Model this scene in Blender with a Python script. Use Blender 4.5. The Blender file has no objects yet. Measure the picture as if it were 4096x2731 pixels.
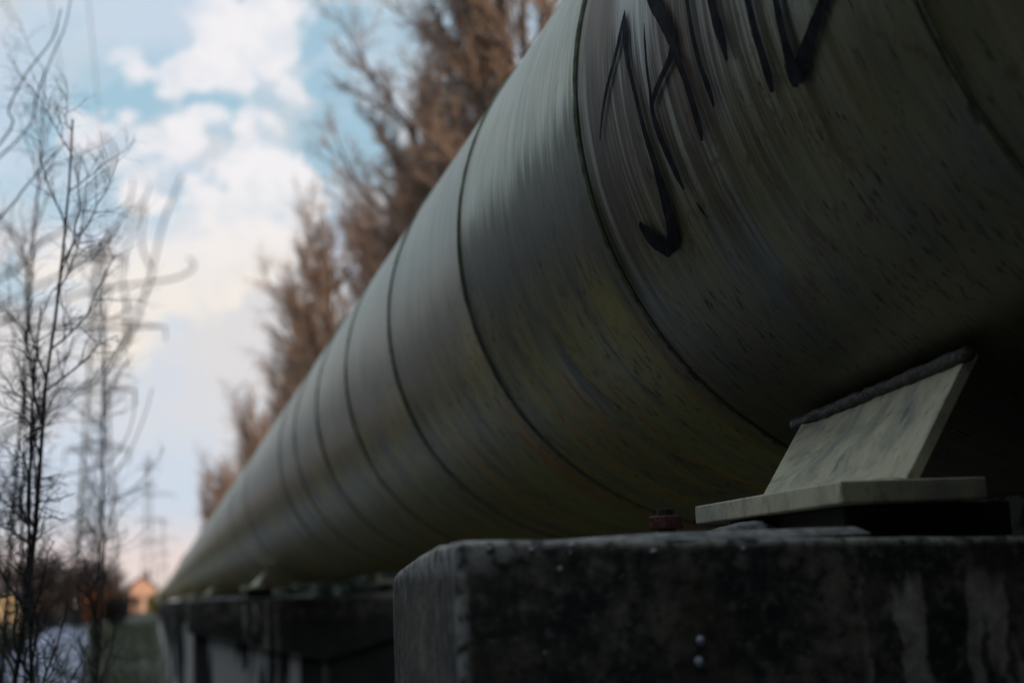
import bpy, math, random
import numpy as np
from mathutils import Vector, Matrix, noise

# ------------------------------------------------------------------ camera, sky, sun
scene = bpy.context.scene
C = scene.collection
CH = 1.45                                   # eye height above the ground
R_PIPE, PX, PZ = 0.6, 1.2171, CH + 0.7029   # pipe radius and axis (it runs along +Y)
rad = math.radians

cam_d = bpy.data.cameras.new("camera"); cam = bpy.data.objects.new("camera", cam_d); C.objects.link(cam)
fwd = Vector((0.244972, 0.954671, 0.169089)); rgt = Vector((0.969528, -0.240832, -0.044902)); upv = Vector((0.002144, -0.174937, 0.984577))
M = Matrix.Identity(4)
for i in range(3):
    M[i][0] = rgt[i]; M[i][1] = upv[i]; M[i][2] = -fwd[i]
M[2][3] = CH
cam.matrix_world = M
cam_d.sensor_width = 36; cam_d.lens = 50; cam_d.clip_start = 0.05; cam_d.clip_end = 5000
cam_d.dof.use_dof = True; cam_d.dof.focus_distance = 1.83; cam_d.dof.aperture_fstop = 3.9
scene.camera = cam

scene.view_settings.view_transform = 'Standard'; scene.view_settings.look = 'None'
scene.view_settings.gamma = 1; scene.view_settings.exposure = 0.3
scene.cycles.max_bounces = 6

SUN_EL, SUN_AZ = rad(10), rad(128)          # azimuth clockwise from +Y: low, behind the camera and beyond the pipe
sv = Vector((math.sin(SUN_AZ) * math.cos(SUN_EL), math.cos(SUN_AZ) * math.cos(SUN_EL), math.sin(SUN_EL)))
sun_d = bpy.data.lights.new("sun", 'SUN'); sun = bpy.data.objects.new("sun", sun_d); C.objects.link(sun)
sun_d.energy = 3.6; sun_d.angle = rad(0.5); sun_d.color = (1.0, 0.74, 0.5)
sun.rotation_euler = sv.to_track_quat('Z', 'Y').to_euler(); sun.location = (40, -40, 60)

world = bpy.data.worlds.new("World"); scene.world = world; world.use_nodes = True
nt = world.node_tree; nt.nodes.clear()

class NB:
    """small helper for node trees"""
    def __init__(s, tree): s.t = tree
    def n(s, typ, **kw):
        nd = s.t.nodes.new(typ)
        for k, v in kw.items(): setattr(nd, k, v)
        return nd
    def l(s, a, b): s.t.links.new(a, b)
    def put(s, sock, v):
        if isinstance(v, bpy.types.NodeSocket): s.l(v, sock)
        elif v is not None: sock.default_value = v
    def math(s, op, a, b=None, c=None, clamp=False):
        nd = s.n('ShaderNodeMath', operation=op, use_clamp=clamp)
        s.put(nd.inputs[0], a); s.put(nd.inputs[1], b); s.put(nd.inputs[2], c)
        return nd.outputs[0]
    def vmath(s, op, a, b=None, scale=None):
        nd = s.n('ShaderNodeVectorMath', operation=op)
        s.put(nd.inputs[0], a); s.put(nd.inputs[1], b)
        if scale is not None: s.put(nd.inputs['Scale'], scale)
        return nd.outputs[1] if op in ('DOT_PRODUCT', 'LENGTH', 'DISTANCE') else nd.outputs[0]
    def noise(s, vec, scale, detail=4, rough=0.55, dist=0.0):
        nd = s.n('ShaderNodeTexNoise'); s.put(nd.inputs['Vector'], vec)
        nd.inputs['Scale'].default_value = scale; nd.inputs['Detail'].default_value = detail
        nd.inputs['Roughness'].default_value = rough; nd.inputs['Distortion'].default_value = dist
        return nd.outputs['Fac'], nd.outputs['Color']
    def ramp(s, v, a, b, smooth=True, lo=0.0, hi=1.0):
        nd = s.n('ShaderNodeMapRange', interpolation_type='SMOOTHSTEP' if smooth else 'LINEAR')
        s.put(nd.inputs['Value'], v); s.put(nd.inputs['From Min'], a); s.put(nd.inputs['From Max'], b)
        nd.inputs['To Min'].default_value = lo; nd.inputs['To Max'].default_value = hi
        return nd.outputs[0]
    def mix(s, f, a, b, mode='MIX'):
        nd = s.n('ShaderNodeMix', data_type='RGBA', blend_type=mode)
        s.put(nd.inputs[0], f)
        for sk, v in ((nd.inputs[6], a), (nd.inputs[7], b)):
            if isinstance(v, tuple) and len(v) == 3: v = (*v, 1)
            s.put(sk, v)
        return nd.outputs[2]
    def sep(s, v):
        nd = s.n('ShaderNodeSeparateXYZ'); s.put(nd.inputs[0], v); return nd.outputs
    def comb(s, x, y, z):
        nd = s.n('ShaderNodeCombineXYZ')
        for i, v in enumerate((x, y, z)): s.put(nd.inputs[i], v)
        return nd.outputs[0]

b = NB(nt)
tc = b.n('ShaderNodeTexCoord'); dirv = tc.outputs['Generated']
z = b.sep(dirv)[2]
sky = b.n('ShaderNodeTexSky', sky_type='NISHITA'); sky.sun_disc = False
sky.sun_elevation = SUN_EL; sky.sun_rotation = SUN_AZ; sky.air_density = 1.0; sky.dust_density = 0.6; sky.ozone_density = 2.0
wob = b.vmath('MULTIPLY', b.vmath('SUBTRACT', b.noise(dirv, 13, 6, 0.62)[1], (0.5, 0.5, 0.5)), (1.5, 1.0, 0.7))
dv = b.vmath('NORMALIZE', b.vmath('ADD', dirv, b.vmath('SCALE', wob, None, 0.11)))
CLOUDS = [((0.0831, 0.9183, 0.3871), 1.23), ((0.0603, 0.9273, 0.3694), 1.4), ((0.0373, 0.935, 0.3526), 1.05), ((0.0144, 0.9364, 0.3505), 0.79), ((-0.0166, 0.9318, 0.3626), 0.74), ((-0.0309, 0.9496, 0.312), 0.84), ((0.0101, 0.9514, 0.3079), 0.74), ((0.0302, 0.9476, 0.3182), 0.44), ((0.0651, 0.9479, 0.3118), 1.09), ((0.0912, 0.935, 0.3426), 0.63), ((0.0493, 0.9602, 0.2748), 1.05), ((0.0786, 0.9582, 0.275), 1.23), ((0.0993, 0.9571, 0.2721), 0.79), ((0.0611, 0.9673, 0.2461), 2.1), ((0.0201, 0.976, 0.217), 2.63), ((0.0847, 0.967, 0.2402), 1.58), ((0.0257, 0.9207, 0.3895), 0.96), ((-0.0703, 0.9686, 0.2383), 1.05), ((-0.0287, 0.9807, 0.1935), 1.93), ((-0.0057, 0.9601, 0.2796), 0.7)]
BLUES = [((0.0346, 0.9452, 0.3246), 0.88), ((-0.0111, 0.9418, 0.336), 0.79), ((0.1138, 0.946, 0.3035), 1.05), ((0.0609, 0.9558, 0.2878), 0.88), ((0.1066, 0.9207, 0.3754), 0.61), ((0.1308, 0.9303, 0.3426), 1.05), ((-0.0896, 0.9724, 0.2152), 0.79), ((-0.0614, 0.9486, 0.3106), 0.7), ((0.0628, 0.9167, 0.3946), 0.53), ((0.124, 0.9163, 0.3808), 0.53), ((-0.0483, 0.9732, 0.2247), 0.61), ((0.1464, 0.9407, 0.306), 0.88)]
def blobs(lst, k):
    acc = None
    for d, r in lst:
        dot = b.vmath('DOT_PRODUCT', dv, Vector(d).normalized()[:])
        m = b.ramp(dot, math.cos(rad(r * 1.75)), math.cos(rad(r * 0.1)))
        acc = m if acc is None else b.math('ADD', acc, m)
    return b.math('MULTIPLY', acc, k)
planar = b.comb(b.math('DIVIDE', b.sep(dirv)[0], b.math('ADD', b.math('ABSOLUTE', z), 0.12)),
                b.math('DIVIDE', b.sep(dirv)[1], b.math('ADD', b.math('ABSOLUTE', z), 0.12)), 0.0)
big = b.noise(planar, 2.1, 6, 0.58)[0]
fine = b.noise(dirv, 34, 5, 0.6)[0]
thin = b.math('ADD', b.ramp(big, 0.3, 0.6), b.math('MULTIPLY', fine, 0.15), clamp=True)
lowf = b.ramp(z, 0.275, 0.235)
bl = b.math('MINIMUM', blobs(BLUES, 1.0), 1.0)
rag = b.noise(b.vmath('MULTIPLY', dirv, (1.0, 1.0, 1.7)), 26, 7, 0.62)[0]
cl = b.ramp(b.math('ADD', b.math('MINIMUM', blobs(CLOUDS, 0.8), 1.0), b.math('MULTIPLY', b.math('SUBTRACT', rag, 0.5), 1.7)), 0.30, 1.05)
veil = b.math('MAXIMUM', b.math('ADD', b.math('MULTIPLY', thin, 0.62), 0.08), b.math('MULTIPLY', lowf, 0.93))
veil = b.math('SUBTRACT', veil, b.math('MULTIPLY', bl, 0.6), clamp=True)
SK = 0.1
gap = b.mix(0.7, b.mix(1.0, sky.outputs[0], (SK, SK, SK), 'MULTIPLY'), (0.46, 0.68, 0.81))
thincol = b.mix(b.ramp(z, 0.02, 0.3), (0.60, 0.66, 0.76), (0.62, 0.69, 0.80))
thincol = b.mix(b.ramp(b.noise(dirv, 9, 3, 0.5)[0], 0.4, 0.65), thincol, (0.72, 0.69, 0.69))
warm = b.math('MULTIPLY', b.ramp(z, 0.07, 0.02), b.ramp(z, -0.01, 0.015))
thincol = b.mix(b.math('MULTIPLY', warm, 0.85), thincol, (0.84, 0.66, 0.60))
c1 = b.mix(veil, gap, thincol)
bright = b.mix(b.ramp(z, 0.17, 0.3), (0.86, 0.79, 0.71), (0.85, 0.83, 0.85))
c2 = b.mix(b.math('MULTIPLY', cl, b.ramp(fine, 0.25, 0.6, lo=0.6, hi=1.0)), c1, bright)
bg = b.n('ShaderNodeBackground'); b.l(c2, bg.inputs[0])
# sky boost added overhead and to the left (-X), unseen, to brighten the shoe
bank = b.math('MULTIPLY', b.ramp(b.sep(dirv)[0], -0.15, -0.6), b.ramp(z, 0.12, 0.42))
zen = b.ramp(z, 0.5, 0.85)
b.l(b.math('ADD', 0.86, b.math('MULTIPLY', b.math('MAXIMUM', bank, b.math('MULTIPLY', zen, 0.5)), 0.75)), bg.inputs[1])
wo = b.n('ShaderNodeOutputWorld'); b.l(bg.outputs[0], wo.inputs[0])

# ------------------------------------------------------------------ helpers
def tag(o, label=None, cat=None, group=None, kind=None):
    if label: o['label'] = label
    if cat: o['category'] = cat
    if group: o['group'] = group
    if kind: o['kind'] = kind
    return o
def empty(name, loc=(0, 0, 0), rz=0, sc=1):
    o = bpy.data.objects.new(name, None); C.objects.link(o)
    o.location = loc; o.rotation_euler = (0, 0, rz); o.scale = (sc, sc, sc); o.empty_display_size = 0.2
    return o
def mesh_obj(name, verts, faces, mat, parent=None, smooth=False, uvs=None):
    me = bpy.data.meshes.new(name)
    me.from_pydata([tuple(v) for v in verts], [], [tuple(f) for f in faces])
    if uvs is not None:
        ul = me.uv_layers.new(name="UVMap")
        ul.data.foreach_set('uv', np.array([uvs[l.vertex_index] for l in me.loops], dtype=np.float32).ravel())
    me.validate(); me.update()
    if smooth: me.polygons.foreach_set('use_smooth', [True] * len(me.polygons))
    me.materials.append(mat)
    o = bpy.data.objects.new(name, me); C.objects.link(o)
    if parent: o.parent = parent
    return o
def np_mesh(name, V, F, mat, parent=None, smooth=False):
    """V (n,3), F (m,k) arrays"""
    me = bpy.data.meshes.new(name); k = F.shape[1]
    me.vertices.add(len(V)); me.vertices.foreach_set('co', V.astype(np.float32).ravel())
    me.loops.add(F.size); me.loops.foreach_set('vertex_index', F.astype(np.int32).ravel())
    me.polygons.add(len(F)); me.polygons.foreach_set('loop_start', np.arange(0, F.size, k, dtype=np.int32))
    me.polygons.foreach_set('loop_total', np.full(len(F), k, dtype=np.int32))
    if smooth: me.polygons.foreach_set('use_smooth', np.ones(len(F), dtype=bool))
    me.update(calc_edges=True); me.materials.append(mat)
    o = bpy.data.objects.new(name, me); C.objects.link(o)
    if parent: o.parent = parent
    return o
def copy_tree(o, parent=None):
    c = o.copy(); C.objects.link(c); c.parent = parent
    for ch in o.children: copy_tree(ch, c)
    return c
def tubes(segs):
    """segs: list of (p0,p1,r0,r1,sides) -> V,F of quads"""
    Vs, Fs, off = [], [], 0
    for sides in sorted({s[4] for s in segs}):
        S = [s for s in segs if s[4] == sides]
        P0 = np.array([s[0] for s in S], float); P1 = np.array([s[1] for s in S], float)
        r0 = np.array([s[2] for s in S])[:, None, None]; r1 = np.array([s[3] for s in S])[:, None, None]
        D = P1 - P0; D /= np.linalg.norm(D, axis=1, keepdims=True) + 1e-9
        ref = np.where(np.abs(D[:, 2:3]) < 0.8, np.array([[0, 0, 1.0]]), np.array([[1.0, 0, 0]]))
        A = np.cross(D, ref); A /= np.linalg.norm(A, axis=1, keepdims=True); B = np.cross(D, A)
        t = np.arange(sides) * 2 * math.pi / sides
        ring = A[:, None, :] * np.cos(t)[None, :, None] + B[:, None, :] * np.sin(t)[None, :, None]
        V = np.concatenate([P0[:, None, :] + ring * r0, P1[:, None, :] + ring * r1], 1).reshape(-1, 3)
        base = off + np.arange(len(S))[:, None] * 2 * sides
        k = np.arange(sides); k2 = (k + 1) % sides
        F = np.stack([base + k, base + k2, base + sides + k2, base + sides + k], -1).reshape(-1, 4)
        Vs.append(V); Fs.append(F); off += len(V)
    return np.concatenate(Vs), np.concatenate(Fs)
def box(verts, faces, x0, x1, y0, y1, z0, z1):
    o = len(verts)
    verts += [(x0, y0, z0), (x1, y0, z0), (x1, y1, z0), (x0, y1, z0), (x0, y0, z1), (x1, y0, z1), (x1, y1, z1), (x0, y1, z1)]
    faces += [(o, o+3, o+2, o+1), (o+4, o+5, o+6, o+7), (o, o+1, o+5, o+4), (o+1, o+2, o+6, o+5), (o+2, o+3, o+7, o+6), (o+3, o, o+4, o+7)]

# ------------------------------------------------------------------ materials
def new_mat(name):
    m = bpy.data.materials.new(name); m.use_nodes = True
    t = m.node_tree; t.nodes.clear(); q = NB(t)
    p = q.n('ShaderNodeBsdfPrincipled'); o = q.n('ShaderNodeOutputMaterial'); q.l(p.outputs[0], o.inputs[0])
    return m, q, p
def simple(name, col, rough=0.7, var=0.25, scale=8, bump=0.0, spec=0.5, metal=0.0):
    m, q, p = new_mat(name)
    g = q.n('ShaderNodeTexCoord').outputs['Object']
    f = q.noise(g, scale, 5, 0.6)[0]
    dark = tuple(c * (1 - var) for c in col); lite = tuple(min(1, c * (1 + var)) for c in col)
    q.l(q.mix(q.ramp(f, 0.3, 0.7), dark, lite), p.inputs['Base Color'])
    p.inputs['Roughness'].default_value = rough; p.inputs['Specular IOR Level'].default_value = spec
    p.inputs['Metallic'].default_value = metal
    if bump:
        bn = q.n('ShaderNodeBump'); bn.inputs['Strength'].default_value = bump; bn.inputs['Distance'].default_value = 0.01
        q.l(f, bn.inputs['Height']); q.l(bn.outputs[0], p.inputs['Normal'])
    return m

def cladding_mat():
    m, q, p = new_mat("weathered_cladding")
    uv = q.n('ShaderNodeTexCoord').outputs['UV']
    u, v, _ = q.sep(uv)                               # u metres along the pipe, v metres round it (0 = +X, upwards)
    oi = q.n('ShaderNodeObjectInfo').outputs['Random']
    off = q.math('MULTIPLY', oi, 37.0)
    def st(su, sv, detail=5, rough=0.6, dist=0.0, o=0.0):
        return q.noise(q.comb(q.math('ADD', q.math('MULTIPLY', u, su), off), q.math('MULTIPLY', v, sv), q.math('ADD', off, o)), 1.0, detail, rough, dist)[0]
    def mul(*a):
        r = a[0]
        for x in a[1:]: r = q.math('MULTIPLY', r, x)
        return r
    def band_(x, a, b_, c_, d): return mul(q.ramp(x, a, b_), q.ramp(x, d, c_))
    ang = q.math('MULTIPLY', v, 180 / (math.pi * R_PIPE))      # degrees
    fine = st(190, 9); comb = st(75, 2.6, 3, 0.5, 0.0, 4.0); mid = st(30, 3.0); broad = st(6, 1.8); blot = st(2.2, 2.2, 4, 0.55)
    grain = q.noise(q.comb(q.math('MULTIPLY', u, 420), q.math('MULTIPLY', v, 160), 0.0), 1.0, 3, 0.7)[0]
    base = q.mix(q.ramp(broad, 0.35, 0.65), (0.235, 0.245, 0.170), (0.305, 0.31, 0.21))
    base = q.mix(mul(q.ramp(mid, 0.45, 0.68), 0.55), base, (0.46, 0.44, 0.32))
    base = q.mix(mul(q.ramp(fine, 0.45, 0.72), 0.5), base, (0.13, 0.135, 0.115))
    base = q.mix(mul(q.ramp(grain, 0.55, 0.75), 0.25), base, (0.08, 0.08, 0.07))
    grainy = st(115, 4.5, 6, 0.72, 0.0, 12.0)
    base = q.mix(mul(q.ramp(grainy, 0.50, 0.66), 0.62), base, (0.105, 0.10, 0.075))
    base = q.mix(mul(q.ramp(grainy, 0.46, 0.34), 0.40), base, (0.46, 0.46, 0.38))
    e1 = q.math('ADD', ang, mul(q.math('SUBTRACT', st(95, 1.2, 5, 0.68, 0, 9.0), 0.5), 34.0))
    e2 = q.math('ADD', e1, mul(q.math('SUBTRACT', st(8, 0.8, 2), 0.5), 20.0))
    # slanting darker field of the second sheet, with a combed upper edge
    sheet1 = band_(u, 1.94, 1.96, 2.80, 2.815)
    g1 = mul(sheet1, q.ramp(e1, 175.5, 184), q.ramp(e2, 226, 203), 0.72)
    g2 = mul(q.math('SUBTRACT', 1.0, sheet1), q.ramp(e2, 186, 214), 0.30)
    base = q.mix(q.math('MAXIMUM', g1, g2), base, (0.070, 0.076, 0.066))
    # brown dirt round the lettering, with a scraped pale patch in it
    sheet0 = band_(u, 1.25, 1.5, 1.90, 1.95)
    dirt = mul(sheet0, q.ramp(q.math('ADD', e1, mul(q.math('SUBTRACT', blot, 0.5), 34)), 199, 190), q.ramp(mid, 0.25, 0.5, lo=0.7, hi=1.0), 0.92)
    base = q.mix(dirt, base, (0.165, 0.110, 0.072))
    pale = mul(band_(u, 1.60, 1.645, 1.72, 1.79), q.ramp(e1, 186, 178), q.ramp(comb, 0.3, 0.5, lo=0.3, hi=1.0))
    base = q.mix(pale, base, (0.70, 0.72, 0.68))
    # combed runs below the dirt
    cz = mul(band_(u, 1.10, 1.30, 1.93, 1.95), band_(ang, 172, 180, 198, 220))
    base = q.mix(mul(cz, q.ramp(comb, 0.49, 0.57), 0.85), base, (0.060, 0.050, 0.038))
    base = q.mix(mul(cz, q.ramp(comb, 0.46, 0.38), 0.6), base, (0.46, 0.48, 0.45))
    # the sections farther along are darker and greener, mostly on the lower side
    far_dark = mul(q.ramp(u, 2.79, 2.83), q.ramp(e2, 165, 200, lo=0.25, hi=0.72))
    base = q.mix(far_dark, base, (0.095, 0.092, 0.052))
    # algae towards the underside, ochre rust runs
    alg = mul(q.ramp(q.math('ADD', ang, mul(blot, 30)), 206, 226), q.ramp(st(14, 2.5), 0.3, 0.62))
    base = q.mix(mul(alg, q.ramp(u, 1.9, 2.0, lo=0.45, hi=0.95)), base, (0.52, 0.44, 0.085))
    och = mul(q.ramp(st(10, 0.5, 4, 0.6, 0.4, 2.0), 0.52, 0.64), q.ramp(q.math('ADD', ang, mul(blot, 24)), 217, 234), q.math('ADD', q.ramp(u, 1.9, 2.0, lo=0.2, hi=1.0), q.ramp(u, 7.0, 9.0, lo=0.0, hi=0.6)))
    base = q.mix(mul(och, 0.85), base, (0.62, 0.31, 0.03))
    und_shade = mul(q.ramp(q.math('ADD', ang, mul(blot, 40)), 205, 262), q.ramp(u, 2.0, 1.9, lo=0.30, hi=0.85))
    base = q.mix(und_shade, base, (0.045, 0.043, 0.03))      # shade painted into the colour of the underside
    # short dark specks drawn out along the runs
    sp = q.noise(q.comb(q.math('ADD', mul(u, 88), off), mul(v, 26), 3.3), 1.0, 3, 0.6)[0]
    sp2 = q.noise(q.comb(q.math('ADD', mul(u, 150), off), mul(v, 50), 5.3), 1.0, 2, 0.5)[0]
    spm = q.math('MAXIMUM', mul(q.ramp(sp, 0.58, 0.70), q.ramp(ang, 180, 198), q.ramp(blot, 0.30, 0.55, lo=0.25, hi=1.0)), mul(q.ramp(sp2, 0.64, 0.70), q.ramp(ang, 183, 200), q.ramp(blot, 0.35, 0.6)))
    base = q.mix(mul(spm, 0.9), base, (0.045, 0.028, 0.012))
    rb = q.noise(q.comb(q.math('ADD', mul(u, 16), off), mul(v, 11), 1.7), 1.0, 8, 0.72, 0.6)[0]      # irregular flaked and rusty patches
    base = q.mix(mul(q.ramp(rb, 0.56, 0.64), q.ramp(ang, 184, 205), 0.65), base, (0.13, 0.075, 0.03))
    base = q.mix(mul(q.ramp(rb, 0.40, 0.33), 0.35), base, (0.10, 0.10, 0.085))
    # dark creep of dirt just beside each joint of the near sheets
    j1 = mul(band_(u, 1.955, 1.962, 1.968, 2.04), q.ramp(ang, 184, 196), q.ramp(fine, 0.3, 0.5))
    base = q.mix(mul(j1, 0.5), base, (0.05, 0.05, 0.03))
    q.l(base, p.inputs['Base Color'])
    rg = q.math('ADD', mul(fine, 0.25), mul(q.math('MAXIMUM', g1, dirt), 0.18))
    q.l(q.math('ADD', q.math('ADD', rg, 0.27), mul(spm, 0.2)), p.inputs['Roughness'])
    p.inputs['Specular IOR Level'].default_value = 0.5
    q.l(q.math('SUBTRACT', 0.82, mul(q.math('MAXIMUM', q.math('MAXIMUM', g1, dirt), q.math('MAXIMUM', alg, q.math('MAXIMUM', far_dark, und_shade))), 0.6)), p.inputs['Metallic'])
    bn = q.n('ShaderNodeBump'); bn.inputs['Strength'].default_value = 0.22; bn.inputs['Distance'].default_value = 0.0015
    q.l(q.math('ADD', fine, mul(spm, -0.6)), bn.inputs['Height']); q.l(bn.outputs[0], p.inputs['Normal'])
    return m

def concrete_mat():
    m, q, p = new_mat("stained_concrete")
    g = q.n('ShaderNodeTexCoord').outputs['Object']
    x, y, zz = q.sep(g)                               # origin at the middle of the pier top
    off = q.math('MULTIPLY', q.n('ShaderNodeObjectInfo').outputs['Random'], 0.0)
    mul_ = lambda a, c_: q.math('MULTIPLY', a, c_)
    n1 = q.noise(g, 12, 8, 0.66)[0]; n2 = q.noise(g, 60, 6, 0.65)[0]; n3 = q.noise(g, 5, 5, 0.6)[0]
    base = q.mix(q.ramp(n1, 0.42, 0.68), (0.026, 0.024, 0.022), (0.21, 0.18, 0.135))
    base = q.mix(q.math('MULTIPLY', q.ramp(n2, 0.5, 0.72), 0.6), base, (0.34, 0.31, 0.26))
    base = q.mix(q.math('MULTIPLY', q.ramp(n2, 0.47, 0.38), 0.75), base, (0.012, 0.011, 0.010))
    moss = q.math('MULTIPLY', q.ramp(n3, 0.5, 0.66), q.ramp(n1, 0.35, 0.55))
    base = q.mix(q.math('MULTIPLY', moss, 0.6), base, (0.038, 0.038, 0.014))
    n5 = q.noise(g, 260, 3, 0.6)[0]; n6 = q.noise(g, 130, 4, 0.7)[0]
    base = q.mix(q.math('MULTIPLY', q.ramp(n5, 0.60, 0.66), 0.8), base, (0.008, 0.008, 0.007))     # pores
    base = q.mix(q.math('MULTIPLY', q.ramp(n6, 0.60, 0.68), 0.5), base, (0.36, 0.34, 0.30))        # exposed grit
    # pale lime runs, narrow and vertical, starting some way below the top
    warp = q.math('MULTIPLY', q.noise(g, 22, 4, 0.6)[0], 0.8)
    s1 = q.noise(q.comb(q.math('ADD', q.math('MULTIPLY', x, 24), warp), 0.0, q.math('MULTIPLY', zz, 2.0)), 1.0, 2, 0.5)[0]
    wide = q.noise(q.comb(q.math('ADD', q.math('MULTIPLY', x, 3.1), 7.0), 0.0, 0.0), 1.0, 1, 0.5)[0]
    top = q.math('ADD', zz, q.math('MULTIPLY', q.noise(q.comb(q.math('MULTIPLY', x, 30), 0.0, 0.0), 1.0, 3, 0.6)[0], 0.09))
    run = mul_(mul_(q.ramp(s1, 0.50, 0.55), q.ramp(top, 0.008, -0.014)), q.ramp(x, -0.625, -0.605))
    run = mul_(run, q.ramp(x, -0.25, -0.45))
    s3 = q.noise(q.comb(q.math('ADD', q.math('MULTIPLY', x, 9.5), q.math('MULTIPLY', warp, 0.25)), 3.0, q.math('MULTIPLY', zz, 0.5)), 1.0, 2, 0.5)[0]
    lower = mul_(q.ramp(q.math('ADD', q.math('ADD', zz, q.math('MULTIPLY', x, 0.26)), q.math('MULTIPLY', n1, 0.05)), -0.44, -0.49), q.ramp(x, 0.06, -0.06))
    run2 = mul_(q.ramp(s3, 0.47, 0.53), lower)
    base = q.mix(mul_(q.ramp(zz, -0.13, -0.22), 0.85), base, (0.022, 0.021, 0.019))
    streak = q.mix(q.ramp(n2, 0.3, 0.7), (0.26, 0.23, 0.185), (0.56, 0.50, 0.42))
    streak = q.mix(lower, streak, (0.62, 0.60, 0.58))
    base = q.mix(q.math('MAXIMUM', run, run2), base, streak)
    # worn pale arrises: the two front vertical corners and the top rim of the cap
    dx = q.math('SUBTRACT', 0.978, q.math('ABSOLUTE', x)); dy = q.math('ABSOLUTE', y); dz = q.math('ABSOLUTE', zz)
    cap_only = q.ramp(zz, -0.235, -0.225)
    vert = q.ramp(q.math('MAXIMUM', dx, dy), 0.013, 0.004)
    rim = mul_(q.ramp(q.math('ADD', dz, q.math('MULTIPLY', dx, 0.03)), 0.034, 0.012), q.ramp(dx, 0.09, 0.02))
    rim2 = mul_(q.ramp(q.math('MAXIMUM', q.math('SUBTRACT', dz, q.math('MULTIPLY', q.math('SUBTRACT', 0.978, q.math('MULTIPLY', x, -1.0)), 0.027)), dy), 0.010, 0.003), 0.55)
    wear = mul_(mul_(q.math('MAXIMUM', q.math('MAXIMUM', vert, rim), rim2), cap_only), q.ramp(n2, 0.38, 0.55))
    base = q.mix(q.math('MULTIPLY', wear, 0.85), base, (0.50, 0.48, 0.44))
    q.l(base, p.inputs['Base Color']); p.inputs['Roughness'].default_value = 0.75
    bn = q.n('ShaderNodeBump'); bn.inputs['Strength'].default_value = 0.6; bn.inputs['Distance'].default_value = 0.004
    n9 = q.noise(g, 210, 5, 0.7)[0]
    q.l(q.math('ADD', q.math('ADD', n2, n1), q.math('MULTIPLY', n9, 0.5)), bn.inputs['Height']); q.l(bn.outputs[0], p.inputs['Normal'])
    return m

def paint_mat():
    m, q, p = new_mat("smudged_khaki_paint")
    g = q.n('ShaderNodeTexCoord').outputs['Object']
    st_ = q.vmath('MULTIPLY', g, (1.0, 1.0, 0.45))
    n1 = q.noise(st_, 13, 7, 0.68, 0.2)[0]; n2 = q.noise(g, 140, 6, 0.7)[0]; n3 = q.noise(st_, 52, 7, 0.72, 0.2)[0]; n4 = q.noise(g, 30, 6, 0.7)[0]
    base = q.mix(q.ramp(n4, 0.3, 0.7), (0.64, 0.59, 0.40), (0.74, 0.69, 0.49))
    base = q.mix(q.math('MULTIPLY', q.ramp(n1, 0.42, 0.64), 0.65), base, (0.27, 0.265, 0.25))
    base = q.mix(q.math('MULTIPLY', q.ramp(n3, 0.54, 0.70), 0.75), base, (0.17, 0.165, 0.16))
    base = q.mix(q.math('MULTIPLY', q.ramp(n2, 0.60, 0.72), 0.6), base, (0.12, 0.09, 0.06))
    edge = q.ramp(q.n('ShaderNodeNewGeometry').outputs['Pointiness'], 0.53, 0.62)
    base = q.mix(q.math('MULTIPLY', edge, q.ramp(n4, 0.45, 0.6)), base, (0.16, 0.10, 0.06))
    q.l(base, p.inputs['Base Color']); p.inputs['Roughness'].default_value = 0.65
    bn = q.n('ShaderNodeBump'); bn.inputs['Strength'].default_value = 0.45; bn.inputs['Distance'].default_value = 0.002
    q.l(q.math('ADD', n3, n2), bn.inputs['Height']); q.l(bn.outputs[0], p.inputs['Normal'])
    return m

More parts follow.
